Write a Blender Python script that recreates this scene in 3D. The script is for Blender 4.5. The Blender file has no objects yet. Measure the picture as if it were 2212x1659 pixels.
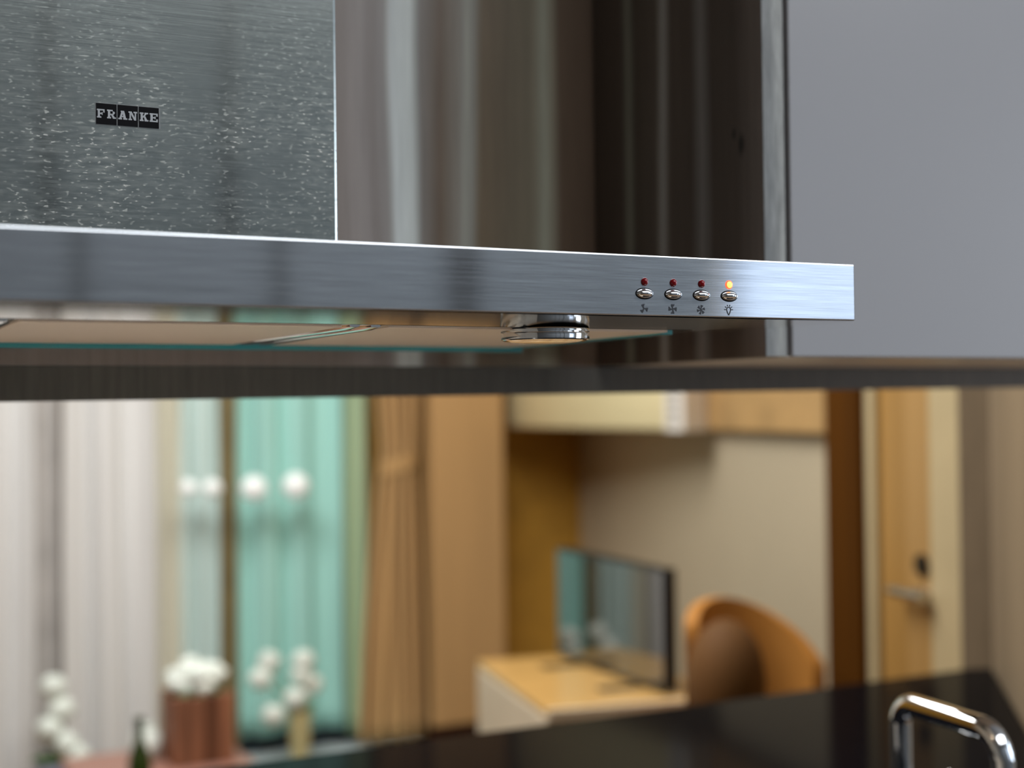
import bpy, bmesh, math, random
from mathutils import Vector, Matrix
random.seed(7)
SC = bpy.context.scene
COL = SC.collection
H0 = 1.45                      # height of the hood's lower edge above the floor; all heights below are given from that edge

# ------------------------------------------------------------------ camera, world, lights, exposure
def make_camera():
    F = 2983.83
    yaw, pitch, roll = 0.4721510625, 0.0154354321, -0.0115501924
    f = Vector((math.sin(yaw)*math.cos(pitch), math.cos(yaw)*math.cos(pitch), math.sin(pitch)))
    r = Vector((math.cos(yaw), -math.sin(yaw), 0)); u = r.cross(f)
    r2 = r*math.cos(roll) + u*math.sin(roll); u2 = -r*math.sin(roll) + u*math.cos(roll)
    cd = bpy.data.cameras.new('camera'); co = bpy.data.objects.new('camera', cd); COL.objects.link(co)
    m = Matrix((r2, u2, -f)).transposed().to_4x4()
    m.translation = Vector((-0.73906, -0.84857, -0.06325 + H0))
    co.matrix_world = m
    cd.sensor_width = 36; cd.lens = F/2212*36; cd.clip_start = .02
    cd.dof.use_dof = True; cd.dof.focus_distance = 1.03; cd.dof.aperture_fstop = 2.8
    cd.dof.aperture_blades = 0
    SC.camera = co
make_camera()

w = bpy.data.worlds.new('world'); SC.world = w; w.use_nodes = True
bg = w.node_tree.nodes['Background']; bg.inputs[0].default_value = (.62, .74, .95, 1); bg.inputs[1].default_value = 1.0

def area(name, loc, target, sx, sy, power, col):
    l = bpy.data.lights.new(name, 'AREA'); l.shape = 'RECTANGLE'; l.size = sx; l.size_y = sy; l.energy = power; l.color = col
    o = bpy.data.objects.new(name, l); COL.objects.link(o)
    o.location = Vector(loc) + Vector((0, 0, H0))
    d = Vector(target) - Vector(loc); o.rotation_euler = d.to_track_quat('-Z', 'Y').to_euler()
    return o
area('kitchen_window_daylight', (1.85, -2.02, .25), (1.85, 0, .25), .9, 1.2, 3.0, (.70, .83, 1))
area('kitchen_side_fill', (2.92, -1.2, .1), (0, -1.2, .1), 1.0, 1.5, 22, (.80, .89, 1))  # added side source for the chimney edge highlight and kitchen brightness
area('kitchen_ceiling_fill', (.50, -1.1, 1.1), (.50, -1.1, 0), 2.2, .8, 34, (.95, .97, 1))  # added overhead fill without a fixture, brightens the kitchen fronts
area('living_ceiling_light', (-.15, 1.75, 1.1), (-.15, 1.85, 0), 1.6, .9, 61, (1, .99, .965))
area('living_warm_light', (.75, 1.5, 1.1), (.95, 1.7, 0), .5, .5, 5, (1, .92, .78))

vs = SC.view_settings
vs.view_transform = 'Standard'; vs.look = 'None'; vs.exposure = 0; vs.gamma = 1; vs.use_curve_mapping = False
SC.render.film_transparent = False

# ------------------------------------------------------------------ helpers
class NT:
    def __init__(s, name):
        s.m = bpy.data.materials.new(name); s.m.use_nodes = True
        s.n = s.m.node_tree.nodes; s.l = s.m.node_tree.links; s.b = s.n['Principled BSDF']
    def node(s, t, **kw):
        n = s.n.new(t)
        for k, v in kw.items(): setattr(n, k, v)
        return n
    def link(s, a, b): s.l.new(a, b)
    def coords(s, scale=(1, 1, 1), loc=(0, 0, 0)):
        g = s.node('ShaderNodeNewGeometry'); mp = s.node('ShaderNodeMapping')
        mp.inputs['Scale'].default_value = scale; mp.inputs['Location'].default_value = loc
        s.link(g.outputs['Position'], mp.inputs['Vector']); return mp.outputs[0]
    def noise(s, vec, scale=1, detail=3, rough=.5, dist=0):
        n = s.node('ShaderNodeTexNoise'); n.inputs['Scale'].default_value = scale; n.inputs['Detail'].default_value = detail
        n.inputs['Roughness'].default_value = rough; n.inputs['Distortion'].default_value = dist
        s.link(vec, n.inputs['Vector']); return n.outputs['Fac']
    def ramp(s, fac, stops):
        r = s.node('ShaderNodeValToRGB'); e = r.color_ramp.elements
        while len(e) < len(stops): e.new(.5)
        for el, (p, c) in zip(e, stops):
            el.position = p; el.color = (*c, 1) if len(c) == 3 else c
        s.link(fac, r.inputs[0]); return r.outputs[0]
    def mix(s, fac, a, b, mode='MIX'):
        m = s.node('ShaderNodeMix', data_type='RGBA', blend_type=mode)
        for inp, v in ((m.inputs[0], fac), (m.inputs[6], a), (m.inputs[7], b)):
            if hasattr(v, 'is_linked') or isinstance(v, bpy.types.NodeSocket): s.link(v, inp)
            elif isinstance(v, (int, float)): inp.default_value = v
            else: inp.default_value = (*v, 1)
        return m.outputs[2]
    def bump(s, h, strength, dist=.001):
        b = s.node('ShaderNodeBump'); b.inputs['Strength'].default_value = strength; b.inputs['Distance'].default_value = dist
        s.link(h, b.inputs['Height']); s.link(b.outputs[0], s.b.inputs['Normal'])
    def set(s, **kw):
        for k, v in kw.items():
            i = s.b.inputs[k.replace('_', ' ')]
            if isinstance(v, bpy.types.NodeSocket): s.link(v, i)
            elif isinstance(v, tuple) and len(v) == 3 and i.type == 'RGBA': i.default_value = (*v, 1)
            else: i.default_value = v
        return s

def srgb(r, g, b):
    f = lambda c: (c/12.92 if c <= .04045 else ((c+.055)/1.055)**2.4)
    return (f(r/255), f(g/255), f(b/255))

def plain(name, col, rough=.5, metal=0, var=.12, vscale=(9, 9, 9), **kw):
    t = NT(name); n = t.noise(t.coords(vscale), 1, 3)
    lo = tuple(c*(1-var) for c in col); hi = tuple(min(1, c*(1+var)) for c in col)
    t.set(Base_Color=t.ramp(n, [(.3, lo), (.7, hi)]), Roughness=rough, Metallic=metal, **kw)
    return t.m

def box_bm(bm, x0, x1, y0, y1, z0, z1, bev=0, seg=2):
    vs_ = [bm.verts.new((x, y, z)) for z in (z0, z1) for y in (y0, y1) for x in (x0, x1)]
    F = [(0, 2, 3, 1), (4, 5, 7, 6), (0, 1, 5, 4), (2, 6, 7, 3), (0, 4, 6, 2), (1, 3, 7, 5)]
    fs = [bm.faces.new([vs_[i] for i in f]) for f in F]
    if bev:
        es = list({e for f in fs for e in f.edges})
        bmesh.ops.bevel(bm, geom=es, offset=bev, segments=seg, profile=.5, affect='EDGES')
    return bm
def box(*a, **k): return box_bm(bmesh.new(), *a, **k)
def prism_bm(bm, pts, z0, z1, bev=0):
    n = len(pts)
    a = [bm.verts.new((p[0], p[1], z0)) for p in pts]; b = [bm.verts.new((p[0], p[1], z1)) for p in pts]
    fs = [bm.faces.new(a[::-1]), bm.faces.new(b)] + [bm.faces.new((a[i], a[(i+1) % n], b[(i+1) % n], b[i])) for i in range(n)]
    bmesh.ops.recalc_face_normals(bm, faces=fs)
    if bev:
        es = list({e for f in fs for e in f.edges}); bmesh.ops.bevel(bm, geom=es, offset=bev, segments=2, profile=.5, affect='EDGES')
    return bm
def prism(*a, **k): return prism_bm(bmesh.new(), *a, **k)
def lathe(prof, seg=32, c=(0, 0)):
    bm = bmesh.new(); rings = []
    for r, z in prof:
        if r < 1e-6: rings.append([bm.verts.new((c[0], c[1], z))])
        else: rings.append([bm.verts.new((c[0]+r*math.cos(2*math.pi*i/seg), c[1]+r*math.sin(2*math.pi*i/seg), z)) for i in range(seg)])
    for A, B in zip(rings, rings[1:]):
        for i in range(seg):
            j = (i+1) % seg
            if len(A) == 1 and len(B) == 1: continue
            if len(A) == 1: bm.faces.new((A[0], B[i], B[j]))
            elif len(B) == 1: bm.faces.new((A[i], B[0], A[j]))
            else: bm.faces.new((A[i], B[i], B[j], A[j]))
    bmesh.ops.recalc_face_normals(bm, faces=bm.faces); return bm
def tube(path, rad, seg=16, bm=None):
    bm = bm or bmesh.new(); P = [Vector(p) for p in path]; n = len(P)
    R_ = rad if isinstance(rad, (list, tuple)) else [rad]*n
    up = Vector((0.31, .17, .93)); rings = []
    for i in range(n):
        t = (P[min(i+1, n-1)] - P[max(i-1, 0)]).normalized()
        a = t.cross(up)
        if a.length < 1e-3: a = t.cross(Vector((1, 0, 0)))
        a.normalize(); b = t.cross(a); up = a.cross(t) if False else up
        rings.append([bm.verts.new(P[i] + (a*math.cos(2*math.pi*k/seg) + b*math.sin(2*math.pi*k/seg))*R_[i]) for k in range(seg)])
    for A, B in zip(rings, rings[1:]):
        for i in range(seg): bm.faces.new((A[i], A[(i+1) % seg], B[(i+1) % seg], B[i]))
    bm.faces.new(rings[0][::-1]); bm.faces.new(rings[-1])
    bmesh.ops.recalc_face_normals(bm, faces=bm.faces); return bm
def ball(c, r, sub=2, squash=(1, 1, 1), rough=0):
    bm = bmesh.new(); bmesh.ops.create_icosphere(bm, subdivisions=sub, radius=1)
    for v in bm.verts:
        k = r*(1 + rough*(random.random()-.5))
        v.co = Vector((v.co.x*squash[0]*k + c[0], v.co.y*squash[1]*k + c[1], v.co.z*squash[2]*k + c[2]))
    return bm

ORG = {}
def thing(name, label, cat, base, group=None, kind=None):
    o = bpy.data.objects.new(name, None); COL.objects.link(o); o.empty_display_size = .05
    o.location = (base[0], base[1], base[2]+H0); ORG[o] = Vector(base)
    if kind: o['kind'] = kind
    if label: o['label'] = label
    if cat: o['category'] = cat
    if group: o['group'] = group
    return o
def mesh(name, bm, mat, parent=None, smooth=None, origin=None, label=None):
    me = bpy.data.meshes.new(name)
    org = ORG[parent] if parent else Vector(origin or (0, 0, 0))
    bmesh.ops.translate(bm, verts=bm.verts, vec=-org)
    bm.to_mesh(me); bm.free(); me.materials.append(mat)
    o = bpy.data.objects.new(name, me); COL.objects.link(o)
    if parent: o.parent = parent; ORG[o] = org
    else: o.location = org + Vector((0, 0, H0)); ORG[o] = org
    if smooth is not None:
        me.polygons.foreach_set('use_smooth', [True]*len(me.polygons))
        if smooth < 180: me.set_sharp_from_angle(angle=math.radians(smooth))
    if label: o['label'] = label
    return o
def tag(o, label, cat, group=None):
    o['label'] = label; o['category'] = cat
    if group: o['group'] = group
    return o
def struct(name, bm, mat, smooth=None):
    o = mesh(name, bm, mat, smooth=smooth); o['kind'] = 'structure'; return o

# ------------------------------------------------------------------ materials
def brushed(name, col, rough=.14, streak=.22, dirt=False, aniso=1.0):
    t = NT(name)
    fine = t.noise(t.coords((22, 22, 1500)), 1, 2, .6)
    wide = t.noise(t.coords((5, 5, 260), (3, 1, 2)), 1, 3, .6)
    lo = tuple(c*(1-streak) for c in col); hi = tuple(min(1, c*(1+streak)) for c in col)
    c = t.ramp(fine, [(.3, lo), (.7, hi)])
    c = t.mix(.35, c, t.ramp(wide, [(.35, lo), (.65, hi)]))
    rr = t.node('ShaderNodeMapRange'); rr.inputs['To Min'].default_value = rough*.8; rr.inputs['To Max'].default_value = rough*1.25
    t.link(fine, rr.inputs['Value']); rsock = rr.outputs[0]
    if dirt:
        big = t.noise(t.coords((11, 11, 13), (.55, 0, .2)), 1, 3, .6)
        sp = t.noise(t.coords((210, 210, 520), (2, 0, 5)), 1, 1, .5)
        film = t.noise(t.coords((60, 60, 240), (7, 0, 5)), 1, 4, .7)
        sp2 = t.node('ShaderNodeMath', operation='ADD', use_clamp=True); t.link(t.ramp(sp, [(.60, (0, 0, 0)), (.68, (.8, .8, .8))]), sp2.inputs[0]); t.link(t.ramp(film, [(.42, (0, 0, 0)), (.75, (.5, .5, .5))]), sp2.inputs[1])
        sep = t.node('ShaderNodeSeparateXYZ'); t.link(t.coords(), sep.inputs[0])
        mr = t.node('ShaderNodeMapRange'); mr.inputs['From Min'].default_value = H0+.26; mr.inputs['From Max'].default_value = H0+.14; mr.inputs['To Min'].default_value = .12; t.link(sep.outputs[2], mr.inputs['Value'])
        a0 = t.node('ShaderNodeMath', operation='MULTIPLY'); t.link(t.ramp(big, [(.34, (.15, .15, .15)), (.58, (1, 1, 1))]), a0.inputs[0]); t.link(mr.outputs[0], a0.inputs[1])
        a = t.node('ShaderNodeMath', operation='MULTIPLY'); t.link(a0.outputs[0], a.inputs[0]); t.link(sp2.outputs[0], a.inputs[1])
        z = t.node('ShaderNodeMath', operation='MULTIPLY'); z.inputs[1].default_value = .34; t.link(a.outputs[0], z.inputs[0])
        c = t.mix(z.outputs[0], c, srgb(196, 190, 178)); metal_out = t.node('ShaderNodeMath', operation='SUBTRACT'); metal_out.inputs[0].default_value = 1.0; t.link(z.outputs[0], metal_out.inputs[1])
        m2 = t.node('ShaderNodeMix'); t.link(z.outputs[0], m2.inputs[0]); t.link(rsock, m2.inputs[2]); m2.inputs[3].default_value = .6
        rsock = m2.outputs[0]
    t.set(Base_Color=c, Metallic=metal_out.outputs[0] if dirt else 1.0, Roughness=rsock, Anisotropic=aniso)
    tg = t.node('ShaderNodeTangent', direction_type='RADIAL', axis='Z'); t.link(tg.outputs[0], t.b.inputs['Tangent']); t.set(Anisotropic_Rotation=.25)
    t.bump(fine, .07, .0002)
    return t.m
M_hood = brushed('brushed_steel_hood', srgb(196, 200, 204))
M_chim = brushed('brushed_steel_chimney', srgb(158, 164, 161), rough=.12, streak=.06, dirt=True)
M_polish = plain('polished_steel', (.93, .92, .90), .06, 1, .03)
M_chrome = plain('chrome', (.82, .83, .84), .06, 1, .02)
M_mesh = None
def filter_mat():
    t = NT('filter_mesh'); w1 = t.node('ShaderNodeTexWave', wave_type='BANDS', bands_direction='X'); w1.inputs['Scale'].default_value = 220
    w2 = t.node('ShaderNodeTexWave', wave_type='BANDS', bands_direction='Y'); w2.inputs['Scale'].default_value = 220
    v = t.coords(); t.link(v, w1.inputs[0]); t.link(v, w2.inputs[0])
    m = t.node('ShaderNodeMath', operation='MULTIPLY'); t.link(w1.outputs[1], m.inputs[0]); t.link(w2.outputs[1], m.inputs[1])
    t.set(Base_Color=t.ramp(m.outputs[0], [(.0, srgb(240, 224, 206)), (.8, srgb(228, 208, 186))]), Metallic=.1, Roughness=.42)
    t.bump(m.outputs[0], .25, .0004); return t.m
M_mesh = filter_mat()
M_teal = plain('teal_glass_edge', srgb(60, 165, 175), .1, 0, .1, Specular_IOR_Level=.8)
M_black = plain('black_enamel', (.003, .003, .004), .6, 0, .1, Specular_IOR_Level=.12)
M_icon = plain('black_print', (.012, .014, .02), .5, 0, .1)
M_letter = plain('pale_print', srgb(178, 180, 182), .4, .3, .03)
M_led = plain('dark_red_lens', srgb(120, 8, 16), .12, 0, .05)
def emit(name, col, strength, base=(.5, .5, .5)):
    t = NT(name); n = t.noise(t.coords((40, 40, 40)), 1, 1)
    t.set(Base_Color=base, Emission_Color=t.ramp(n, [(.3, tuple(c*.97 for c in col)), (.7, col)]), Emission_Strength=strength, Roughness=.3); return t.m
M_ledon = emit('lit_red_lens', (1, .10, .035), 2.2, (.5, .02, .02))
M_ledcore = emit('lit_amber_core', (1, .52, .10), 2.0, (.8, .3, .1))
def lens_mat():
    t = NT('lamp_lens'); n = t.noise(t.coords((160, 60, 60)), 1, 2)
    t.set(Base_Color=t.ramp(n, [(.3, srgb(205, 160, 105)), (.7, srgb(250, 220, 170))]), Roughness=.12, Emission_Color=(1, .66, .34), Emission_Strength=.25, Coat_Weight=.6)
    return t.m
M_lens = lens_mat()

def wood(name, stops, axis='X', x0=0, x1=1, grain=.5, rough=.38, gz=1.0, knots=()):
    """vertical-grain laminate: the broad print runs along one axis, with fine fibres over it"""
    t = NT(name); pos = t.coords()
    sep = t.node('ShaderNodeSeparateXYZ'); t.link(pos, sep.inputs[0])
    wob = t.noise(t.coords((3, 3, 1.1)), 1, 2)
    mr = t.node('ShaderNodeMapRange'); mr.inputs['From Min'].default_value = x0; mr.inputs['From Max'].default_value = x1
    ad = t.node('ShaderNodeMath', operation='MULTIPLY_ADD'); ad.inputs[1].default_value = .05; t.link(wob, ad.inputs[0]); t.link(sep.outputs['XYZ'.index(axis)], ad.inputs[2])
    sb = t.node('ShaderNodeMath', operation='SUBTRACT'); sb.inputs[1].default_value = .025; t.link(ad.outputs[0], sb.inputs[0])
    t.link(sb.outputs[0], mr.inputs['Value'])
    base = t.ramp(mr.outputs[0], stops)
    f1 = t.noise(t.coords((130, 130, 5*gz)), 1, 4, .65, .4); f2 = t.noise(t.coords((520, 520, 18*gz)), 1, 3, .6)
    c = t.mix(grain, base, t.ramp(f1, [(.3, (.45, .45, .45)), (.7, (1.0, 1.0, 1.0))]), 'MULTIPLY')
    c = t.mix(grain*.6, c, t.ramp(f2, [(.35, (.5, .5, .5)), (.65, (1, 1, 1))]), 'MULTIPLY')
    for (kx, ky, kz, kr) in knots:                 # a dark knot in the printed grain
        v = t.node('ShaderNodeVectorMath', operation='SUBTRACT'); t.link(pos, v.inputs[0]); v.inputs[1].default_value = (kx, ky, kz+H0)
        v2 = t.node('ShaderNodeVectorMath', operation='MULTIPLY'); t.link(v.outputs[0], v2.inputs[0]); v2.inputs[1].default_value = (1/kr, 1/kr, .45/kr)
        ln = t.node('ShaderNodeVectorMath', operation='LENGTH'); t.link(v2.outputs[0], ln.inputs[0])
        ad2 = t.node('ShaderNodeMath', operation='MULTIPLY_ADD'); t.link(f1, ad2.inputs[0]); ad2.inputs[1].default_value = .8; t.link(ln.outputs['Value'], ad2.inputs[2])
        c = t.mix(1.0, c, t.ramp(ad2.outputs[0], [(.55, (.12, .10, .09)), (1.0, (1, 1, 1))]), 'MULTIPLY')
    t.set(Base_Color=c, Roughness=rough, Specular_IOR_Level=.35); t.bump(f1, .15, .0004); return t.m
def G(v, t=(1, .93, .86)): v = min(250, v*1.28); return srgb(v*t[0], v*t[1], v*t[2])
# laminate streaks behind the hood, tone darkened rightwards for the kitchen light's falloff (X from -0.45 to 0.06)
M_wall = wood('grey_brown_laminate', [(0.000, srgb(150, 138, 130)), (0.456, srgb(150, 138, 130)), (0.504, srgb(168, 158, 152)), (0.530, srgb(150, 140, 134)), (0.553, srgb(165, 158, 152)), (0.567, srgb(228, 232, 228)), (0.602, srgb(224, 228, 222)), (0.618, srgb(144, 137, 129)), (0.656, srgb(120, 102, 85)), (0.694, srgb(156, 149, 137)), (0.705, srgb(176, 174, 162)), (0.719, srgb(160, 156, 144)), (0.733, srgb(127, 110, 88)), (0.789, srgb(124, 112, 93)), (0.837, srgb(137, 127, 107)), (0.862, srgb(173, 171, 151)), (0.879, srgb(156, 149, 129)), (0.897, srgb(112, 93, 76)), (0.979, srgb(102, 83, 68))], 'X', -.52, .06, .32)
M_lintel = wood('dark_lintel_laminate', [(0, G(78, (1, .97, .9))), (.2, G(85, (1, .97, .9))), (.4, G(80, (1, .97, .9))), (.6, G(88, (1, .94, .84))), (.8, G(94, (1, .93, .82))), (1, G(88, (1, .92, .8)))], 'X', -.7, .9, .5, .5)
M_side = wood('dark_side_laminate', [(0.000, srgb(125, 110, 99)), (0.110, srgb(90, 75, 64)), (0.242, srgb(87, 72, 61)), (0.303, srgb(142, 133, 125)), (0.361, srgb(90, 75, 64)), (0.485, srgb(96, 81, 70)), (0.526, srgb(180, 171, 160)), (0.568, srgb(102, 87, 75)), (0.697, srgb(84, 70, 58)), (0.741, srgb(139, 133, 116)), (0.786, srgb(87, 72, 61)), (1.000, srgb(78, 64, 52))], 'Y', .17, .48, .4, knots=((.0425, 0.2028, 0.1789, .010), (.0425, 0.2148, 0.1909, .006)))  # side panel streaks; their dark tone also carries the falling kitchen light
M_edge = wood('grey_edge_band', [(0, srgb(140, 142, 140)), (.5, srgb(172, 173, 168)), (1, srgb(132, 133, 130))], 'X', .04, .065, .75, .35, 3)
M_jamb = wood('brown_wall_laminate', [(0, G(118, (1, .88, .72))), (.3, G(126, (1, .88, .72))), (.6, G(111, (1, .88, .72))), (1, G(119, (1, .88, .72)))], 'Y', .5, 1.1, .45, .5)
M_under = plain('cabinet_underside', srgb(236, 224, 208), .4)
M_gloss = plain('white_gloss_lacquer', srgb(150, 150, 152), .32, 0, .02, (2, 2, 1), Specular_IOR_Level=.3)
M_counter = plain('black_granite', (.003, .0035, .005), .10, 0, .4, (120, 120, 120), IOR=1.06)
M_kwall = plain('kitchen_back_panel', srgb(118, 125, 131), .5)
M_kdark = plain('kitchen_panel_gap', srgb(36, 40, 44), .6)
M_ceil = plain('ceiling_paint', (.62, .63, .64), .7)
M_floor = plain('floor_laminate', srgb(150, 120, 90), .4, 0, .2, (1, 8, 1))
M_ochre = plain('ochre_paint', srgb(184, 138, 50), .7)
M_beige = plain('beige_paint', srgb(182, 169, 144), .6, 0, .04, (2, 2, 2))
M_tan = plain('tan_band', srgb(172, 138, 90), .5)
M_leftwall = plain('living_paint', srgb(190, 184, 172), .7)
M_white_cloth = NT('white_curtain'); 
def cloth(name, col, trans=.3, var=.08):
    t = NT(name); n = t.noise(t.coords((14, 14, .8)), 1, 3); n2 = t.noise(t.coords((900, 900, 900)), 1, 1)
    lo = tuple(c*(1-var) for c in col); hi = tuple(min(1, c*(1+var)) for c in col)
    c = t.ramp(n, [(.3, lo), (.7, hi)])
    t.set(Base_Color=c, Roughness=.9, Specular_IOR_Level=.1, Sheen_Weight=.1); t.bump(n2, .1, .0005)
    return t.m
M_cw = cloth('white_cloth', srgb(218, 218, 217)); M_cb = cloth('beige_cloth', srgb(224, 221, 204))
M_ca = cloth('aqua_sheer', srgb(208, 228, 225)); M_cg = cloth('green_cloth', srgb(164, 214, 206), var=.14); M_ct = cloth('tan_cloth', srgb(186, 150, 102), var=.15)
M_cgl = cloth('pale_green_cloth', srgb(170, 192, 158))
M_ward = plain('honey_oak_panel', srgb(186, 148, 100), .45, 0, .08, (20, 20, 1.2))
M_plinth = plain('dark_plinth', srgb(60, 26, 10), .5)
M_grey = plain('grey_pilaster', srgb(176, 172, 168), .6); M_olive = plain('olive_mullion', srgb(112, 100, 66), .6)
M_darktrim = plain('dark_teal_skirting', srgb(20, 40, 50), .4); M_bench = plain('pale_bench', srgb(214, 228, 232), .3)
M_post = plain('dark_brown_post', srgb(78, 44, 2), .8, 0, .3, (26, 26, .6), Specular_IOR_Level=.1); M_cream = plain('cream_paint', srgb(186, 168, 130), .45, 0, .04)
M_door = plain('orange_oak_door', srgb(164, 124, 66), .4, 0, .1, (16, 16, .8))
M_door2 = plain('lighter_oak_door_stile', srgb(172, 134, 80), .4, 0, .08, (16, 16, .8))
M_bt = plain('tan_bench_top', srgb(204, 162, 98), .16, 0, .05, (3, 30, 3)); M_bc = plain('cream_bench_side', srgb(214, 198, 172), .45, 0, .03)
M_ac = plain('cream_plastic', srgb(222, 208, 164), .4, 0, .03); M_acw = plain('white_plastic', srgb(228, 222, 214), .4, 0, .02); M_grille = plain('grey_plastic', srgb(150, 145, 138), .5)
M_tv = plain('tv_black', (.006, .007, .009), .3); M_scr = plain('tv_screen', (.004, .006, .008), .06, 0, .1, Specular_IOR_Level=1.0, Coat_Weight=1.0, Coat_IOR=2.2)
M_leather = plain('tan_leather', srgb(190, 130, 60), .45, 0, .1); M_shade_cush = plain('shade_brown_cushion', srgb(96, 60, 12), .8); M_legs = plain('dark_wood_leg', srgb(60, 38, 20), .5)
M_plank = plain('planter_plank', srgb(130, 84, 58), .6, 0, .3, (40, 40, 4)); M_plankd = plain('dark_planter_plank', srgb(88, 52, 30), .6, 0, .3, (40, 40, 4))
M_petal = plain('white_petal', srgb(228, 236, 228), .7, 0, .05); M_leaf = plain('green_leaf', srgb(86, 120, 70), .5, 0, .3); M_soil = plain('soil', srgb(60, 45, 32), .9)
M_table = plain('red_brown_tabletop', srgb(158, 116, 102), .4, 0, .12, (4, 30, 4)); M_bottle = plain('green_bottle_glass', srgb(46, 66, 18), .08, 0, .1, Transmission_Weight=.35)
M_pot = plain('lavender_pot', srgb(150, 152, 182), .4); M_potb = plain('sand_pot', srgb(190, 178, 130), .5)
M_globe = emit('globe_shade', (.86, .95, .95), .16, (.85, .88, .87)); M_cord = plain('pale_cord', srgb(150, 190, 175), .6)
M_nickel = plain('satin_nickel', (.62, .58, .52), .3, 1, .04); M_rubber = plain('dark_escutcheon', srgb(52, 44, 34), .4, .5)

# ------------------------------------------------------------------ the setting
YW = .48
ang = math.radians(11.4); D1 = Vector((math.sin(ang), math.cos(ang), 0)); N1 = Vector((D1.y, -D1.x, 0)); HW = Vector((1.2361, 1.2382, 0))
def W(a, off=0, z=0):                        # a point along the right-hand living-room wall, off metres out from it
    p = HW + D1*a - N1*off; return (p.x, p.y, z)
def wprism(a0, a1, o0, o1, z0, z1, bev=0): return prism([W(a0, o0)[:2], W(a0, o1)[:2], W(a1, o1)[:2], W(a1, o0)[:2]], z0, z1, bev)

struct('floor', box(-2.6, 3.0, -2.3, 3.7, -H0-.1, -H0), M_floor)
struct('ceiling', box(-2.6, 3.0, -2.3, 3.7, 1.15, 1.25), M_ceil)
struct('wall_left', box(-2.7, -2.6, -2.3, 3.7, -H0, 1.15), M_leftwall)
struct('wall_far', box(-2.6, 1.70, 3.34, 3.5, -H0, 1.15), M_ochre)
struct('wall_right', wprism(-.21, 2.25, -.10, 0, -H0, 1.15), M_beige)
struct('wall_side', prism([(1.153, 1.049), (1.180, .9985), (.786, .537), (1.50, .56), (1.6, 1.1), (1.24, 1.085)], -H0, 1.15), M_jamb)
# the bulkhead the hood hangs on: tall laminate boards above, a lintel board closing its foot
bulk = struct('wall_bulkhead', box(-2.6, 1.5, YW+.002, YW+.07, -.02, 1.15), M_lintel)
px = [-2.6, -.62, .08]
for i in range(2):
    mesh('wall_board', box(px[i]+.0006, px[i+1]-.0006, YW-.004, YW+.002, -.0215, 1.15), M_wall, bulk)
bm = bmesh.new()
vv = [(-1.6, -.0605), (1.4, -.0432), (1.4, -.0220), (-1.6, -.0220)]
a = [bm.verts.new((x, YW-.0042, z)) for x, z in vv]; b = [bm.verts.new((x, YW+.07, z)) for x, z in vv]
bm.faces.new(a); bm.faces.new(b[::-1])
for i in range(4): bm.faces.new((a[i], b[i], b[(i+1) % 4], a[(i+1) % 4]))
bmesh.ops.recalc_face_normals(bm, faces=bm.faces)
struct('trim_1', bm, M_lintel)
# kitchen behind the camera (seen in the steel): tall panels with gaps, and a window
kb = struct('wall_back', box(-2.6, 1.32, -2.2, -2.06, -H0, 1.15), M_kdark)
edges = [(-2.55, -1.55), (-1.54, -.70), (-.69, -.262), (-.234, .155), (.190, .572), (.658, 1.0), (1.005, 1.32)]
for x0, x1 in edges: mesh('wall_panel', box(x0, x1, -2.06, -2.03, -H0+.05, 1.10, .003), M_kwall, kb)
struct('wall_window', box(1.32, 3.0, -2.2, -2.06, -H0, -.45), M_kwall)
wf = struct('window_1', box(1.32, 1.36, -2.14, -2.05, -.45, .95), M_cream)
mesh('window_head', box(1.32, 3.0, -2.2, -2.06, .95, 1.15), M_kwall, wf); mesh('window_post', box(2.36, 3.0, -2.2, -2.06, -.45, .95), M_kwall, wf)
struct('wall_kitchen', box(2.95, 3.05, -2.2, .5, -H0, -.70), M_leftwall)
struct('wall_end', box(1.51, 3.05, .50, .56, -H0, 1.15), M_leftwall)
wg = struct('fill_window_2', box(2.94, 3.06, -1.80, -1.76, -.70, .95), M_cream)  # unseen side opening, added so the chimney edge has something bright to reflect
mesh('window_head', box(2.95, 3.05, -2.2, .5, .95, 1.15), M_leftwall, wg); mesh('window_post', box(2.95, 3.05, -.60, .5, -.70, .95), M_leftwall, wg); mesh('window_post', box(2.95, 3.05, -2.2, -1.80, -.70, .95), M_leftwall, wg)

# ------------------------------------------------------------------ cooker hood
hood = thing('cooker_hood', 'brushed steel wall-mounted cooker hood with chimney and push buttons', 'cooker hood', (-.5, .24, 0))
XL = -1.0
bm = bmesh.new()                              # canopy: thin box with its underside open to the polished tray
box_bm(bm, XL, 0, 0, YW-.006, .0005, .045, .0011, 2)
mesh('canopy', bm, M_hood, hood)
bm = bmesh.new()                              # underside tray: rims fall gently to a flat panel
def q(*p): bm.faces.new([bm.verts.new(v) for v in p])
zt, fy, by, lx, rx = -.0042, .082, .392, XL+.10, -.098
nseg = 6
def fr(i):                                    # front rim, slightly hollow
    s = i/nseg; return (fy*s, zt*(.55*s+.45*s*s))
for i in range(nseg):
    (y0, z0), (y1, z1) = fr(i), fr(i+1); s0, s1 = i/nseg, (i+1)/nseg
    q((XL+.1*s0+.001, y0+.001, z0), (-.001+rx*s0, y0+.001, z0), (-.001+rx*s1, y1+.001, z1), (XL+.1*s1+.001, y1+.001, z1))
    q((-.001+rx*s0, y0+.001, z0), (-.001+rx*s0, YW-.02-(YW-.02-by)*s0, z0), (-.001+rx*s1, YW-.02-(YW-.02-by)*s1, z1), (-.001+rx*s1, y1+.001, z1))
    q((XL+.1*s1+.001, y1+.001, z1), (XL+.1*s1+.001, YW-.02-(YW-.02-by)*s1, z1), (XL+.1*s0+.001, YW-.02-(YW-.02-by)*s0, z0), (XL+.1*s0+.001, y0+.001, z0))
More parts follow.
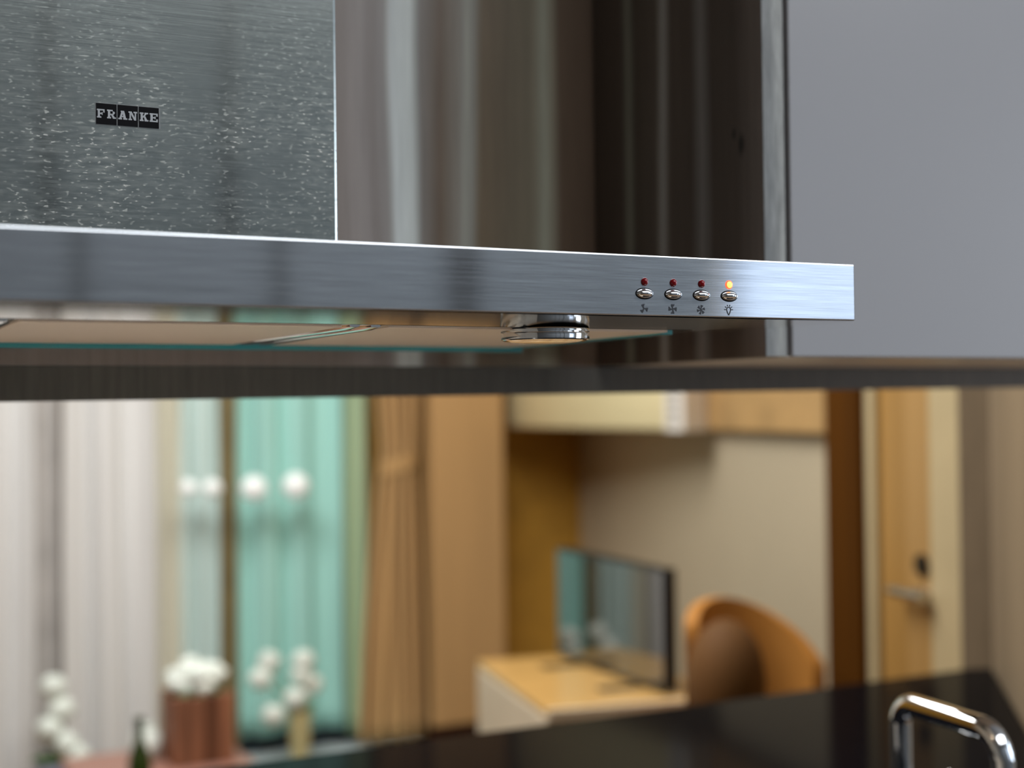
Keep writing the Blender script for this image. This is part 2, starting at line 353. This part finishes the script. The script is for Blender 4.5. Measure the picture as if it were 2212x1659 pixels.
q((XL, YW-.02, .0005), (0, YW-.02, .0005), (rx, by, zt), (lx, by, zt))
q((lx, fy, zt), (rx, fy, zt), (rx, by, zt), (lx, by, zt))
bmesh.ops.remove_doubles(bm, verts=bm.verts, dist=.0002); bmesh.ops.recalc_face_normals(bm, faces=bm.faces)
mesh('underside_tray', bm, M_polish, hood, 30, label='polished steel underside tray')
for x0, x1 in ((-.90, -.653), (-.617, -.395), (-.359, -.115)):
    mesh('grease_filter', box(x0, x1, fy+.012, by-.010, zt-.0012, zt+.0004, .0004, 1), M_mesh, hood, label='fine beige-toned metal mesh filter')
for xc in (-.635, -.377):
    bm = bmesh.new()
    for dx in (-.0082, .0082):
        tube([(xc+dx, fy+.012, zt), (xc+dx, fy+.03, zt-.0002), (xc+dx, by-.012, zt-.0002)], [.004, .0076, .0076], 16, bm)
    for v in bm.verts: v.co.z = zt + (v.co.z-zt)*.30
    mesh('filter_catch', bm, M_polish, hood, 60, label='polished double rod between two filters')
bm = bmesh.new(); box_bm(bm, lx, rx, by-.010, by, zt-.0056, zt+.0003, .0006); box_bm(bm, rx-.012, rx, fy+.03, by-.004, zt-.0020, zt+.0003, .0006)
mesh('glass_rim', bm, M_teal, hood, label='teal glass edge of the underside')
# lamp
LX, LY = -.2245, .101
lamp = mesh('lamp', lathe([(.0300, zt+.002), (.0345, zt), (.0350, zt-.0012), (.0348, zt-.0022), (.0325, zt-.0024), (.0325, zt-.0032), (.0346, zt-.0034), (.0350, zt-.0045), (.0345, zt-.0082), (.0330, zt-.0090), (.0300, zt-.0086)], 64, (LX, LY)), M_chrome, hood, 35, label='round chrome lamp housing')
mesh('lamp_lens', lathe([(.0302, zt-.0084), (.027, zt-.0098), (.018, zt-.0108), (0, zt-.0111)], 48, (LX, LY)), M_lens, lamp, 60, label='amber-lit glass lens')
def hood_spot(x):                                # the hood's own lamps are switched on
    l = bpy.data.lights.new('hood_lamp_light', 'SPOT'); l.energy = 11; l.color = (1, .82, .60); l.spot_size = math.radians(112); l.spot_blend = .4; l.shadow_soft_size = .02
    o = bpy.data.objects.new('hood_lamp_light', l); COL.objects.link(o); o.location = (x, LY, zt-.016+H0)
hood_spot(LX); hood_spot(-1-LX)  # second lamp is out of view, copied to the left for its light
lamp = mesh('lamp', lathe([(.0300, zt+.002), (.0345, zt), (.0350, zt-.0012), (.0348, zt-.0022), (.0325, zt-.0024), (.0325, zt-.0032), (.0346, zt-.0034), (.0350, zt-.0045), (.0345, zt-.0082), (.0330, zt-.0090), (.0300, zt-.0086)], 64, (-1-LX, LY)), M_chrome, hood, 35, label='round chrome lamp housing')
mesh('lamp_lens', lathe([(.0302, zt-.0084), (.027, zt-.0098), (.018, zt-.0108), (0, zt-.0111)], 48, (-1-LX, LY)), M_lens, lamp, 60, label='amber-lit glass lens')
# chimney with its badge
CY = .20
ch = mesh('chimney', prism([(-.642, CY+.001), (-.640, CY), (-.3612, CY), (-.3592, CY+.0009), (-.3590, CY+.003), (-.3590, YW-.006), (-.642, YW-.006)], .045, 1.15), M_chim, hood)
tw, tg, tz0, tz1 = .01490, .00075, .1490, .1645
badge = mesh('badge', box(-.5478, -.5003, CY-.0004, CY+.0002, tz0-.0004, tz1+.0004), plain('badge_border', srgb(140, 142, 142), .4, .6, .03), hood, label='maker badge of three black squares')
for i in range(3):
    x0 = -.5474 + i*(tw+tg)
    mesh('badge_tile', box(x0, x0+tw, CY-.0008, CY-.0003, tz0, tz1), M_black, badge, label='black square')
S = .22; T = .16                                # stem and serif weights of the slab letters
LET = {
 'F': [(.1, 0, .38, 1), (0, 0, .55, T), (0, .84, .98, 1), (.80, .62, .98, 1), (.38, .42, .66, .58), (.60, .34, .72, .66)],
 'E': [(.1, 0, .38, 1), (0, 0, .98, T), (0, .84, .98, 1), (.80, .66, .98, 1), (.80, 0, .98, .34), (.38, .42, .66, .58), (.60, .34, .72, .66)],
 'R': [(.1, 0, .36, 1), (0, 0, .46, T), (0, .84, .66, 1), (.36, .40, .66, .55), [(.66, .84), (.78, .82), (.9, .74), (.92, .66), (.66, .70)], [(.66, .55), (.66, .74), (.92, .74), (.9, .62), (.8, .50), (.66, .40)], [(.45, .44), (.70, .44), (.98, 0), (.68, 0)], (.70, 0, 1.02, T)],
 'A': [[(.06, 0), (.28, 0), (.60, 1), (.36, 1)], [(.62, 0), (.92, 0), (.66, 1), (.42, 1)], (.25, .26, .75, .40), (-.03, 0, .40, T), (.54, 0, 1.03, T), (.26, .86, .66, 1)],
 'N': [(.12, 0, .30, 1), (.74, 0, .90, 1), [(.12, 1), (.38, 1), (.90, 0), (.66, 0)], (0, 0, .42, T), (.60, .84, 1.02, 1), (0, .84, .34, 1)],
 'K': [(.1, 0, .36, 1), (0, 0, .46, T), (0, .84, .46, 1), [(.36, .36), (.36, .56), (.66, .92), (.90, .92)], [(.44, .54), (.62, .66), (.96, 0), (.66, 0)], (.56, 0, 1.04, T), (.56, .84, 1.0, 1)]}
def letter(chr_, x0, w_, z0, h_):
    bm = bmesh.new()
    for k, s in enumerate(LET[chr_]):
        P = [(s[0], s[1]), (s[2], s[1]), (s[2], s[3]), (s[0], s[3])] if not isinstance(s, list) else s
        e = k*.000004
        a = [bm.verts.new((x0+p[0]*w_, CY-.0010-e, z0+p[1]*h_)) for p in P]; b = [bm.verts.new((x0+p[0]*w_, CY-.0007, z0+p[1]*h_)) for p in P]
        bm.faces.new(a); n = len(P)
        for i in range(n): bm.faces.new((a[i], a[(i+1) % n], b[(i+1) % n], b[i]))
    bmesh.ops.recalc_face_normals(bm, faces=bm.faces)
    mesh('badge_letter', bm, M_letter, badge)
for i, pair in enumerate(('FR', 'AN', 'KE')):
    x0 = -.5474 + i*(tw+tg)
    for k, c in enumerate(pair):
        letter(c, x0 + tw*(.04 if k == 0 else .53), tw*(.42 if c != 'F' else .38), tz0+.0155*.30, .0155*.42)
# push buttons, indicator lights, printed symbols
BX = (-.1969, -.1720, -.1469, -.1218)
def dome(cx, cz, rx_, rz_, h, n=28, m=6, y0=0):
    bm = bmesh.new(); rings = []
    for j in range(m+1):
        a = j/m*math.pi/2; r = math.cos(a); y = y0-h*math.sin(a)
        if j == m: rings.append([bm.verts.new((cx, y, cz))])
        else: rings.append([bm.verts.new((cx+rx_*r*math.cos(2*math.pi*i/n), y, cz+rz_*r*math.sin(2*math.pi*i/n))) for i in range(n)])
    for A, B in zip(rings, rings[1:]):
        for i in range(n):
            j = (i+1) % n
            if len(B) == 1: bm.faces.new((A[i], A[j], B[0]))
            else: bm.faces.new((A[i], A[j], B[j], B[i]))
    bmesh.ops.recalc_face_normals(bm, faces=bm.faces); return bm
def bladed(cx, cz, n, R_, rot):
    bm = bmesh.new()
    for k in range(n):
        a0 = rot + 2*math.pi*k/n
        prof = [(.12, -.9), (.42, -.34), (.66, -.56), (1.0, -.62), (1.0, .22), (.74, .34), (.42, .42), (.12, .9)]
        if n > 4: prof = [(r_, s_*.68) for r_, s_ in prof]
        pts = []
        for r_, s_ in prof:
            th = a0 + s_*(1.0 if r_ > .3 else 1.2); pts.append((cx+R_*r_*math.cos(th), cz+R_*r_*math.sin(th)))
        a = [bm.verts.new((x, -.00025, z)) for x, z in pts]; b = [bm.verts.new((x, .0001, z)) for x, z in pts]
        bm.faces.new(a); m = len(pts)
        for i in range(m): bm.faces.new((a[i], a[(i+1) % m], b[(i+1) % m], b[i]))
    for c_ in (8,):
        pts = [(cx+R_*.2*math.cos(i*math.pi/4), cz+R_*.2*math.sin(i*math.pi/4)) for i in range(8)]
        bm.faces.new([bm.verts.new((x, -.00027, z)) for x, z in pts])
    bmesh.ops.recalc_face_normals(bm, faces=bm.faces); return bm
def bulb(cx, cz, R_):
    bm = bmesh.new()
    def bar(p, q_, w_=.09):
        p, q_ = Vector((p[0], 0, p[1])), Vector((q_[0], 0, q_[1])); d = (q_-p).normalized(); s = Vector((-d.z, 0, d.x))*w_*.5
        c = [p-s, q_-s, q_+s, p+s]; o = Vector((cx, -.00025, cz))
        a = [bm.verts.new(o+v*R_) for v in c]; b = [bm.verts.new(o+v*R_+Vector((0, .0003, 0))) for v in c]
        bm.faces.new(a)
        for i in range(4): bm.faces.new((a[i], a[(i+1) % 4], b[(i+1) % 4], b[i]))
    arc = [(.46*math.cos(math.radians(t)), .12+.46*math.sin(math.radians(t))) for t in range(-30, 211, 20)]
    pts = [(.20, -.62)] + arc + [(-.20, -.62)]
    for p, q_ in zip(pts, pts[1:]): bar(p, q_, .17)
    bar((-.22, -.66), (.22, -.66), .14); bar((-.16, -.84), (.16, -.84), .2)
    for t in (0, 36, 72, 108, 144, 180): bar((.64*math.cos(math.radians(t)), .12+.64*math.sin(math.radians(t))), (1.0*math.cos(math.radians(t)), .12+.95*math.sin(math.radians(t))), .15)
    bmesh.ops.recalc_face_normals(bm, faces=bm.faces); return bm
for i, x in enumerate(BX):
    zb = .0168
    bt = mesh('push_button', dome(x, zb, .0071, .0035, .0052), M_chrome, hood, 180, label='oval chrome push button')
    mesh('button_collar', dome(x, zb, .0079, .0043, .0010, 28, 3), M_black, bt, 180, label='thin black collar')
    zl = .0254
    if i < 3: mesh('indicator_light', dome(x+.0002, zl, .0027, .0031, .0030, 20, 5), M_led, hood, 180, label='unlit dark red indicator')
    else:
        li = mesh('indicator_light', dome(x, zl, .0033, .0034, .0016, 20, 5), M_ledon, hood, 180, label='lit red indicator')
        mesh('glowing_core', dome(x-.0001, zl, .0025, .0025, .0008, 20, 4, -.0011), M_ledcore, li, 180, label='amber glowing core')
mesh('fan_symbol', bladed(BX[0]-.0006, .0059, 3, .0036, 2.0), M_icon, hood, label='three-bladed fan symbol')
mesh('fan_symbol', bladed(BX[1]-.0006, .0061, 4, .0038, 1.7), M_icon, hood, label='four-bladed fan symbol')
mesh('fan_symbol', bladed(BX[2]-.0006, .0061, 6, .0036, 1.4), M_icon, hood, label='six-bladed fan symbol')
mesh('bulb_symbol', bulb(BX[3]-.0006, .0062, .0040), M_icon, hood, label='light bulb symbol')

# ------------------------------------------------------------------ wall cabinet to the right of the hood
YC, X0, ZC = .17, .0425, -.0212
cab = thing('wall_cabinet', 'white gloss wall cabinet with dark wood-grain side beside the cooker hood', 'cabinet', (.5, .3, ZC))
mesh('side_panel', box(X0, X0+.0245, YC+.0008, YW-.006, ZC, 1.15), M_side, cab, label='dark wood-grain side panel')
mesh('edge_band', box(X0, X0+.0240, YC-.0002, YC+.0008, ZC, 1.15, .0002, 1), M_edge, cab, label='grey wood-grain edge band')
mesh('carcass', box(X0+.0246, 1.06, YC+.022, YW-.006, ZC+.0002, 1.15), M_kdark, cab)
mesh('bottom_panel', box(X0+.0247, 1.06, YC+.003, YW-.006, ZC-.0004, ZC+.0001), M_under, cab, label='pale brown bottom panel')
mesh('cabinet_door', box(X0+.0300, .56, YC-.0005, YC+.019, ZC, 1.14, .0012, 2), M_gloss, cab, label='glossy white door')
mesh('cabinet_door', box(.563, 1.06, YC-.0005, YC+.019, ZC, 1.14, .0012, 2), M_gloss, cab, label='glossy white door')

# ------------------------------------------------------------------ worktop and tap
ZK = -.55
counter = thing('worktop', 'glossy black stone worktop running below the opening', 'worktop', (-.4, .4, -H0))
mesh('top_slab', prism([(-1.6, -.12), (.30, -.12), (.42, .115), (1.174, .9985), (1.136, 1.014), (-1.6, 1.014)], ZK-.03, ZK, .002), M_counter, counter)
mesh('base_unit', prism([(-1.58, -.06), (.28, -.06), (.38, .115), (1.12, .985), (-1.58, .985)], -H0, ZK-.03), M_kdark, counter)
hob = thing('bounce_hob', 'unseen steel gas hob added below the cooker hood to bounce its lamp light upwards', 'hob', (-.5, .18, ZK))  # out of view, added as a reflector for the filters above
M_hob = plain('hob_steel', (.72, .71, .69), .38, 1, .04)
mesh('bounce_plate', box(-.85, -.15, -.06, .42, ZK+.0005, ZK+.008, .003), M_hob, hob)
for bx in (-.68, -.32):
    for by2 in (.07, .29):
        br = mesh('burner', lathe([(0, ZK+.008), (.045, ZK+.008), (.045, ZK+.016), (.030, ZK+.020), (0, ZK+.021)], 24, (bx, by2)), M_hob, hob, 40)
        for k in range(4):
            ca, sa_ = math.cos(k*math.pi/2+.785), math.sin(k*math.pi/2+.785)
            mesh('grate_arm', tube([(bx+.055*ca*.45, by2+.055*sa_*.45, ZK+.028), (bx+.085*ca, by2+.085*sa_, ZK+.028), (bx+.092*ca, by2+.092*sa_, ZK+.009)], .004, 6), M_black, br)
FX, FY, FZ = .3158, .300, -.389
tap = thing('kitchen_tap', 'chrome kitchen tap with bent spout standing on the black worktop', 'tap', (FX, FY, ZK))
mesh('base_ring', lathe([(0, ZK), (.026, ZK), (.027, ZK+.006), (.022, ZK+.012), (.0125, ZK+.014)], 32, (FX, FY)), M_chrome, tap, 40)
path = [(FX, FY, ZK+.012), (FX, FY, FZ-.045), (FX, FY, FZ-.022)]
E0, E1 = Vector((FX, FY, FZ)), Vector((.3072, .150, FZ-.002)); dd = (E1-E0).normalized(); rb = .022
for k in range(1, 8):
    a_ = k/7*math.pi/2; path.append(tuple(Vector((FX, FY, FZ-rb)) + dd*rb*(1-math.cos(a_)) + Vector((0, 0, rb*math.sin(a_)))))
path.append(tuple(E0 + dd*.09))
P1 = E0 + dd*.122
for k in range(0, 8):
    a_ = k/7*math.pi/2*.95; path.append(tuple(P1 + dd*.030*math.sin(a_) - Vector((0, 0, .030*(1-math.cos(a_))))))
last = Vector(path[-1]); path += [tuple(last - Vector((0, 0, .03))), tuple(last - Vector((0, 0, .055)))]
mesh('spout', tube(path, .0118, 24), M_chrome, tap, 60)
lv = tube([(FX+.012, FY, ZK+.05), (FX+.035, FY, ZK+.055)], .010, 16); mesh('valve', lv, M_chrome, tap, 60)
mesh('lever', tube([(FX+.033, FY, ZK+.055), (FX+.045, FY-.004, ZK+.066), (FX+.062, FY-.010, ZK+.078)], [.006, .005, .004], 12), M_chrome, tap, 60)

# ------------------------------------------------------------------ living room beyond the opening
def curtain(name, label, x0, x1, mat, zb, folds, amp=.022, y=3.25, prof=None, n=70, group='curtains along the window'):
    bm = bmesh.new(); zs = [1.148 - k*(1.148-zb)/40 for k in range(41)]; rows = []; ph = random.random()*6
    cx = (x0+x1)/2
    for z in zs:
        sc_, sh = prof(z) if prof else (1, 0); row = []
        for i in range(n+1):
            u = i/n; x = cx + sh + (x0-cx + u*(x1-x0))*sc_
            f = math.sin(2*math.pi*folds*u+ph) + .35*math.sin(2*math.pi*folds*2.3*u+ph*2+z*.6)
            row.append(bm.verts.new((x + .004*math.sin(z*3+u*9), y - amp*f, z)))
        rows.append(row)
    for A, B in zip(rows, rows[1:]):
        for i in range(n): bm.faces.new((A[i], B[i], B[i+1], A[i+1]))
    bmesh.ops.recalc_face_normals(bm, faces=bm.faces)
    o = mesh(name, bm, mat, None, 180, origin=(cx, y, zb))
    sd = o.modifiers.new('cloth_thickness', 'SOLIDIFY'); sd.thickness = .003
    tag(o, label, 'curtain', group); return o
curtain('curtain', 'white curtain at the left edge of the window wall', -1.0, -.173, M_cw, -1.38, 9)
curtain('curtain', 'wide white curtain between the grey pilaster and the beige drape', -.091, .172, M_cw, -1.38, 2.3)
curtain('curtain', 'narrow beige drape right of the wide white curtain', .180, .240, M_cb, -1.38, 1.4, .015)
curtain('curtain', 'narrow aqua sheer curtain above the wooden flower planter', .246, .358, M_ca, -1.38, 2, .016)
curtain('curtain', 'wide sea-green curtain with white globe lights in front', .420, .79, M_cg, -1.055, 3.2, .018)
curtain('curtain', 'pale green curtain edge beside the tied tan curtain', .748, .812, M_cgl, -1.075, 1.2, .010, 3.212)
def tied(z):
    zt_ = -.24
    if z > zt_: k = min(1, (z-zt_)/.5); return (.60+.40*k, .008*(1-k))
    k = min(1, (zt_-z)/.8); s_ = k**.8; return (.60+.60*s_, -.020*s_)
tc = curtain('curtain', 'tan curtain gathered by a tie-back at mid height', .800, .985, M_ct, -1.09, 4, .024, 3.155, tied)
tb = bmesh.new()
bm = tb; rows = []
for z in (-.215, -.24, -.265):
    rr = []
    for i in range(25):
        t_ = 2*math.pi*i/24; rr.append((.900+.062*math.cos(t_), 3.16+.032*math.sin(t_), z+.015*math.cos(t_)))
    rows.append([bm.verts.new(p) for p in rr[:-1]])
for A, B in zip(rows, rows[1:]):
    for i in range(24): bm.faces.new((A[i], A[(i+1) % 24], B[(i+1) % 24], B[i]))
mesh('tie_back', tb, M_ct, tc, 180, label='tan tie-back band')
struct('trim_2', box(-.168, -.094, 3.27, 3.34, -H0, 1.15), M_grey)
struct('trim_3', box(.362, .414, 3.24, 3.34, -H0, 1.15), M_olive)
struct('trim_4', box(.42, 1.0, 3.29, 3.34, -1.125, -1.05), M_darktrim)
wbn = thing('window_bench', 'low pale blue-grey bench under the sea-green curtain', 'bench', (.66, 3.1, -H0))
mesh('bench_seat', box(.42, .98, 2.98, 3.29, -1.16, -1.118, .004), M_bench, wbn); mesh('bench_base', box(.44, .96, 3.02, 3.29, -H0, -1.16), M_bench, wbn)
# honey cupboard
wd = thing('tall_cupboard', 'tall honey-coloured wooden cupboard right of the tan curtain', 'cupboard', (1.13, 3.2, -H0))
mesh('cupboard_front', box(1.0, 1.254, 3.12, 3.15, -1.065, 1.15, .003), M_ward, wd); mesh('cupboard_body', box(1.006, 1.250, 3.15, 3.34, -1.065, 1.15), M_ward, wd)
mesh('plinth', box(1.006, 1.250, 3.15, 3.34, -H0, -1.067), M_plinth, wd)
# right-hand wall: soffit band, post, door
struct('trim_5', wprism(.296, 1.98, .001, .03, -.1325, 1.15), M_tan)
struct('trim_6', wprism(.150, .294, .0, .05, -H0, 1.15, .004), M_post)
door = thing('door_1', None, None, W(0, 0, -H0), kind='structure')
mesh('door_frame', wprism(.114, .149, .0, .035, -H0, 1.15, .003), M_cream, door); mesh('door_frame', wprism(-.196, -.081, .0, .030, -H0, 1.15, .003), M_cream, door)
mesh('door_leaf', wprism(.013, .113, .0, .022, -H0+.01, 1.10, .002), M_door, door); mesh('door_stile', wprism(-.080, .011, .0, .026, -H0+.01, 1.10, .002), M_door2, door)
p = Vector(W(-.051, .026, -.3836))
def disc(c, r, d, seg=24):
    bm = tube([Vector(c), Vector(c) - N1*d], r, seg); return bm
mesh('lock_plate', disc(p, .021, .008), M_rubber, door, 40, label='round dark lock plate')
p = Vector(W(-.060, .026, -.441)); bm = disc(p, .014, .03)
q0 = p - N1*.03; tube([q0 - D1*.035, q0, q0 + D1*.055, q0 + D1*.085], [.011, .011, .011, .009], 12, bm)
mesh('lever_handle', bm, M_nickel, door, 50, label='pale metal lever handle')
# wall unit under the lintel
ac = thing('air_conditioner', 'cream wall-mounted air conditioner unit with white end panel', 'air conditioner', W(1.3, .1, -.137))
def acp(z0, z1, o=0): return [W(.985, .006+o)[:2], W(.92, .118-o)[:2], W(1.96, .325-o)[:2], W(1.98, .006+o)[:2]]
bm = prism(acp(0, 0), -.136, .18, .012); mesh('casing', bm, M_ac, ac, 40)
bm = prism([W(.983, .010)[:2], W(.916, .1215)[:2], W(1.005, .139)[:2], W(1.005, .010)[:2]], -.1385, .182, .004)
ep = mesh('end_panel', bm, M_acw, ac, label='white end panel')
for k in range(5):
    zc = -.115 + k*.022; f0, f1 = Vector(W(.945, .1280)), Vector(W(.975, .1340)); dn = -N1
    mesh('grille_slat', prism([tuple(f0[:2]), tuple(f1[:2]), tuple((f1+dn*.004)[:2]), tuple((f0+dn*.004)[:2])], zc, zc+.010), M_grille, ep)
# tv bench and tv
bench = thing('tv_bench', 'low cream bench with tan wooden top carrying the television', 'bench', W(.62, .47, -H0))
mesh('bench_top', wprism(.335, .93, .28, .679, -.718, -.700, .002), M_bt, bench, label='tan wooden top'); mesh('bench_body', wprism(.34, .925, .285, .681, -1.40, -.7185, .004), M_bc, bench)
mesh('bench_edge', wprism(.322, .334, .28, .681, -.722, -.6985, .002), M_bc, bench, label='cream front edge')
mesh('bench_foot', wprism(.36, .90, .32, .64, -H0, -1.40), M_plinth, bench)
A0, A1 = Vector((.952, 2.225, 0)), Vector((.925, 1.69, 0)); td = (A1-A0).normalized(); tn = Vector((td.y, -td.x, 0))
if tn.x > 0: tn = -tn                                          # the screen looks to the left, towards the curtains
tv = thing('television', 'flat black television on two feet mirroring the green curtain', 'television', (.946, 1.94, -.70))
def tvp(s0, s1, o0, o1): 
    a_, b_ = A0 + td*s0, A0 + td*s1; return [tuple((a_+tn*o0)[:2]), tuple((a_+tn*o1)[:2]), tuple((b_+tn*o1)[:2]), tuple((b_+tn*o0)[:2])]
L_ = (A1-A0).length
mesh('tv_frame', prism(tvp(0, L_, -.03, 0), -.693, -.425, .003), M_tv, tv)
mesh('screen', prism(tvp(.006, L_-.006, .0, .002), -.684, -.431), M_scr, tv, label='glossy dark screen')
for s in (.12, L_-.12):
    bm = prism(tvp(s-.016, s+.016, -.015, .10), -.6995, -.696); prism_bm(bm, tvp(s-.007, s+.007, -.02, -.006), -.697, -.69); mesh('tv_foot', bm, M_tv, tv)
# tan chair
chair = thing('chair', 'tan leather chair with rounded back between the television and the dark post', 'chair', W(.12, .285, -H0))
def shell(a_c, o_c, z0, z1, ra, t_, topr=.16):
    bm = bmesh.new(); n, m = 24, 14; F = []; B = []
    for j in range(m+1):
        zz = j/m; rf, rbk = [], []
        for i in range(n+1):
            th = -1.25 + 2.5*i/n; wq = 1.0
            ztop = z1 - topr*(abs(th-.35)/1.25)**2; z = z0 + (ztop-z0)*zz
            for lst, rr in ((rf, ra), (rbk, ra-t_)):
                lst.append(bm.verts.new(W(a_c + rr*(math.cos(th)*.8-.2)*(1+.06*zz), o_c + rr*math.sin(th), z)))
        F.append(rf); B.append(rbk)
    for j in range(m):
        for i in range(n):
            bm.faces.new((F[j][i], F[j][i+1], F[j+1][i+1], F[j+1][i])); bm.faces.new((B[j][i], B[j+1][i], B[j+1][i+1], B[j][i+1]))
    for i in range(n):
        bm.faces.new((F[m][i], F[m][i+1], B[m][i+1], B[m][i])); bm.faces.new((F[0][i], B[0][i], B[0][i+1], F[0][i+1]))
    for j in range(m):
        bm.faces.new((F[j][0], F[j+1][0], B[j+1][0], B[j][0])); bm.faces.new((F[j][n], B[j][n], B[j+1][n], F[j+1][n]))
    bmesh.ops.recalc_face_normals(bm, faces=bm.faces); return bm
CA, CO = .12, .285
mesh('backrest', shell(CA+.03, CO, -1.0, -.47, .165, .03, .085), M_leather, chair, 60)
mesh('shade_cushion', ball(W(CA+.0, CO+.085, -.62), .10, 3, (.8, .8, 1.25)), M_shade_cush, chair, 180, label='dark brown cushion form standing in for the shade beside the television')  # dark form added where the television shades the chair
mesh('seat', lathe([(0, -1.07), (.13, -1.07), (.145, -1.05), (.145, -1.01), (.13, -.985), (0, -.98)], 32, W(CA, CO)[:2]), M_leather, chair, 50)
for sa in (-1, 1):
    for so in (-1, 1): mesh('leg', tube([W(CA+sa*.09, CO+so*.09, -1.06), W(CA+sa*.11, CO+so*.11, -H0)], [.014, .010], 10), M_legs, chair, 60)
# table with planter, bottle, vase
tbl = thing('side_table', 'low table with reddish-brown top in front of the white curtain', 'table', (.04, 2.45, -H0))
mesh('tabletop', box(-.165, .262, 1.95, 2.83, -.981, -.951, .003), M_table, tbl)
for sx in (-.14, .236):
    for sy in (1.99, 2.79): mesh('leg', box(sx-.02, sx+.02, sy-.02, sy+.02, -H0, -.981, .002), M_table, tbl)
plt = thing('flower_planter', 'square brown wooden planter of white flowers below the aqua curtain', 'planter', (.142, 2.66, -.951))
zt0, zt1 = -.951, -.776; xw = .153/4
for k in range(4):
    for yy in (2.585, 2.72): mesh('plank', box(.066+k*xw+.0012, .066+(k+1)*xw-.0012, yy, yy+.012, zt0, zt1-random.random()*.006, .002, 1), [M_plank, M_plankd][(k == 2)], plt)
    y0_ = 2.598 + k*.0304
    for xx in (.066, .207): mesh('plank', box(xx, xx+.012, y0_+.0012, y0_+.0292, zt0, zt1-.004-random.random()*.006, .002, 1), M_plank, plt)
mesh('soil', box(.080, .205, 2.599, 2.718, zt0+.002, zt1-.025), M_soil, plt)
for k in range(22):
    a_ = random.random()*6.28; r_ = .05*math.sqrt(random.random()); mesh('blossom', ball((.142+r_*1.05*math.cos(a_), 2.655+r_*math.sin(a_), zt1+.012+.060*(1-(r_/.06)**2)*random.random()), .030, 2, (1, 1, .8), .25), M_petal, plt, 180)
for k in range(8):
    a_ = k*.785; mesh('leaf', ball((.142+.055*math.cos(a_), 2.655+.05*math.sin(a_), zt1-.004), .018, 1, (1, .7, .5), .2), M_leaf, plt, 180)
btl = lathe([(0, -.951), (.024, -.951), (.026, -.945), (.026, -.86), (.022, -.835), (.0105, -.805), (.009, -.765), (.0115, -.763), (.0115, -.752), (0, -.751)], 24, (-.078, 2.30))
tag(mesh('bottle', btl, M_bottle, None, 50, origin=(-.078, 2.30, -.951)), 'slim dark green glass bottle standing on the reddish table', 'bottle')
vs_ = lathe([(0, -.951), (.022, -.951), (.036, -.935), (.040, -.912), (.034, -.886), (.020, -.874), (.022, -.866), (.018, -.866), (.016, -.874), (0, -.880)], 24, (.028, 2.72))
tag(mesh('vase', vs_, M_petal, None, 60, origin=(.028, 2.72, -.951)), 'small round white vase left of the wooden planter', 'vase')
def bouquet(label, base, pot_r, pot_h, pot_mat, flowers, r, on):
    t = thing('potted_plant', label, 'plant', base, 'white flowering plants in pots')
    bx, by_, bz = base
    mesh('pot', lathe([(0, bz), (pot_r*.75, bz), (pot_r, bz+pot_h), (pot_r*.9, bz+pot_h), (pot_r*.85, bz+pot_h*.85), (0, bz+pot_h*.85)], 24, (bx, by_)), pot_mat, t, 40)
    for f in flowers:
        mesh('stem', tube([(bx, by_, bz+pot_h*.8), ((bx+f[0])/2, (by_+f[1])/2+.005, bz+pot_h*.4+f[2]*.5-bz*.5+.02), f], [.004, .003, .002], 6), M_leaf, t, 180)
        mesh('blossom', ball(f, r, 2, (1, 1, .95), .22), M_petal, t, 180)
    for k in range(6):
        a_ = k*1.05; mesh('leaf', ball((bx+pot_r*.8*math.cos(a_), by_+pot_r*.8*math.sin(a_), bz+pot_h+.012), .022, 1, (1, .6, .4), .15), M_leaf, t, 180)
bouquet('white-flowered plant in a sandy pot in front of the sea-green curtain', (.545, 3.06, -1.118), .034, .17, M_potb,
        [(.455, 3.06, -.800), (.558, 3.06, -.806), (.425, 3.05, -.845), (.552, 3.06, -.848), (.526, 3.04, -.910), (.460, 3.04, -.951), (.585, 3.07, -.88)], .034, 0)
bouquet('white-flowered plant in a lavender pot by the grey pilaster', (-.150, 3.08, -1.18), .045, .16, M_pot,
        [(-.145, 3.08, -.815), (-.125, 3.07, -.875), (-.157, 3.06, -.925), (-.115, 3.05, -.965), (-.091, 3.04, -1.0)], .036, 0)
stand = thing('plant_stand', 'low grey stand under the lavender flower pot', 'stand', (-.15, 3.08, -H0))
mesh('stand_top', box(-.22, -.08, 3.01, 3.15, -1.20, -1.18, .003), M_grey, stand)
for sx in (-.20, -.10):
    for sy in (3.03, 3.13): mesh('leg', box(sx-.01, sx+.01, sy-.01, sy+.01, -H0, -1.20), M_grey, stand)
# globe lights on thin cords
for (x, z, r, lab) in ((.559, -.297, .040, 'right-hand one of two bright globe lights before the sea-green curtain'), (.431, -.299, .038, 'left-hand one of two bright globe lights before the sea-green curtain'),
                       (.308, -.294, .027, 'globe light at the right of the aqua sheer curtain'), (.238, -.291, .025, 'globe light at the left of the aqua sheer curtain')):
    g = thing('globe_light', lab, 'light', (x, 3.12, z-r), 'hanging white globe lights')
    mesh('globe', ball((x, 3.12, z), r, 3), M_globe, g, 180); mesh('cord', tube([(x, 3.12, z+r*.9), (x, 3.12, 1.15)], .0012, 6), M_cord, g, 180)
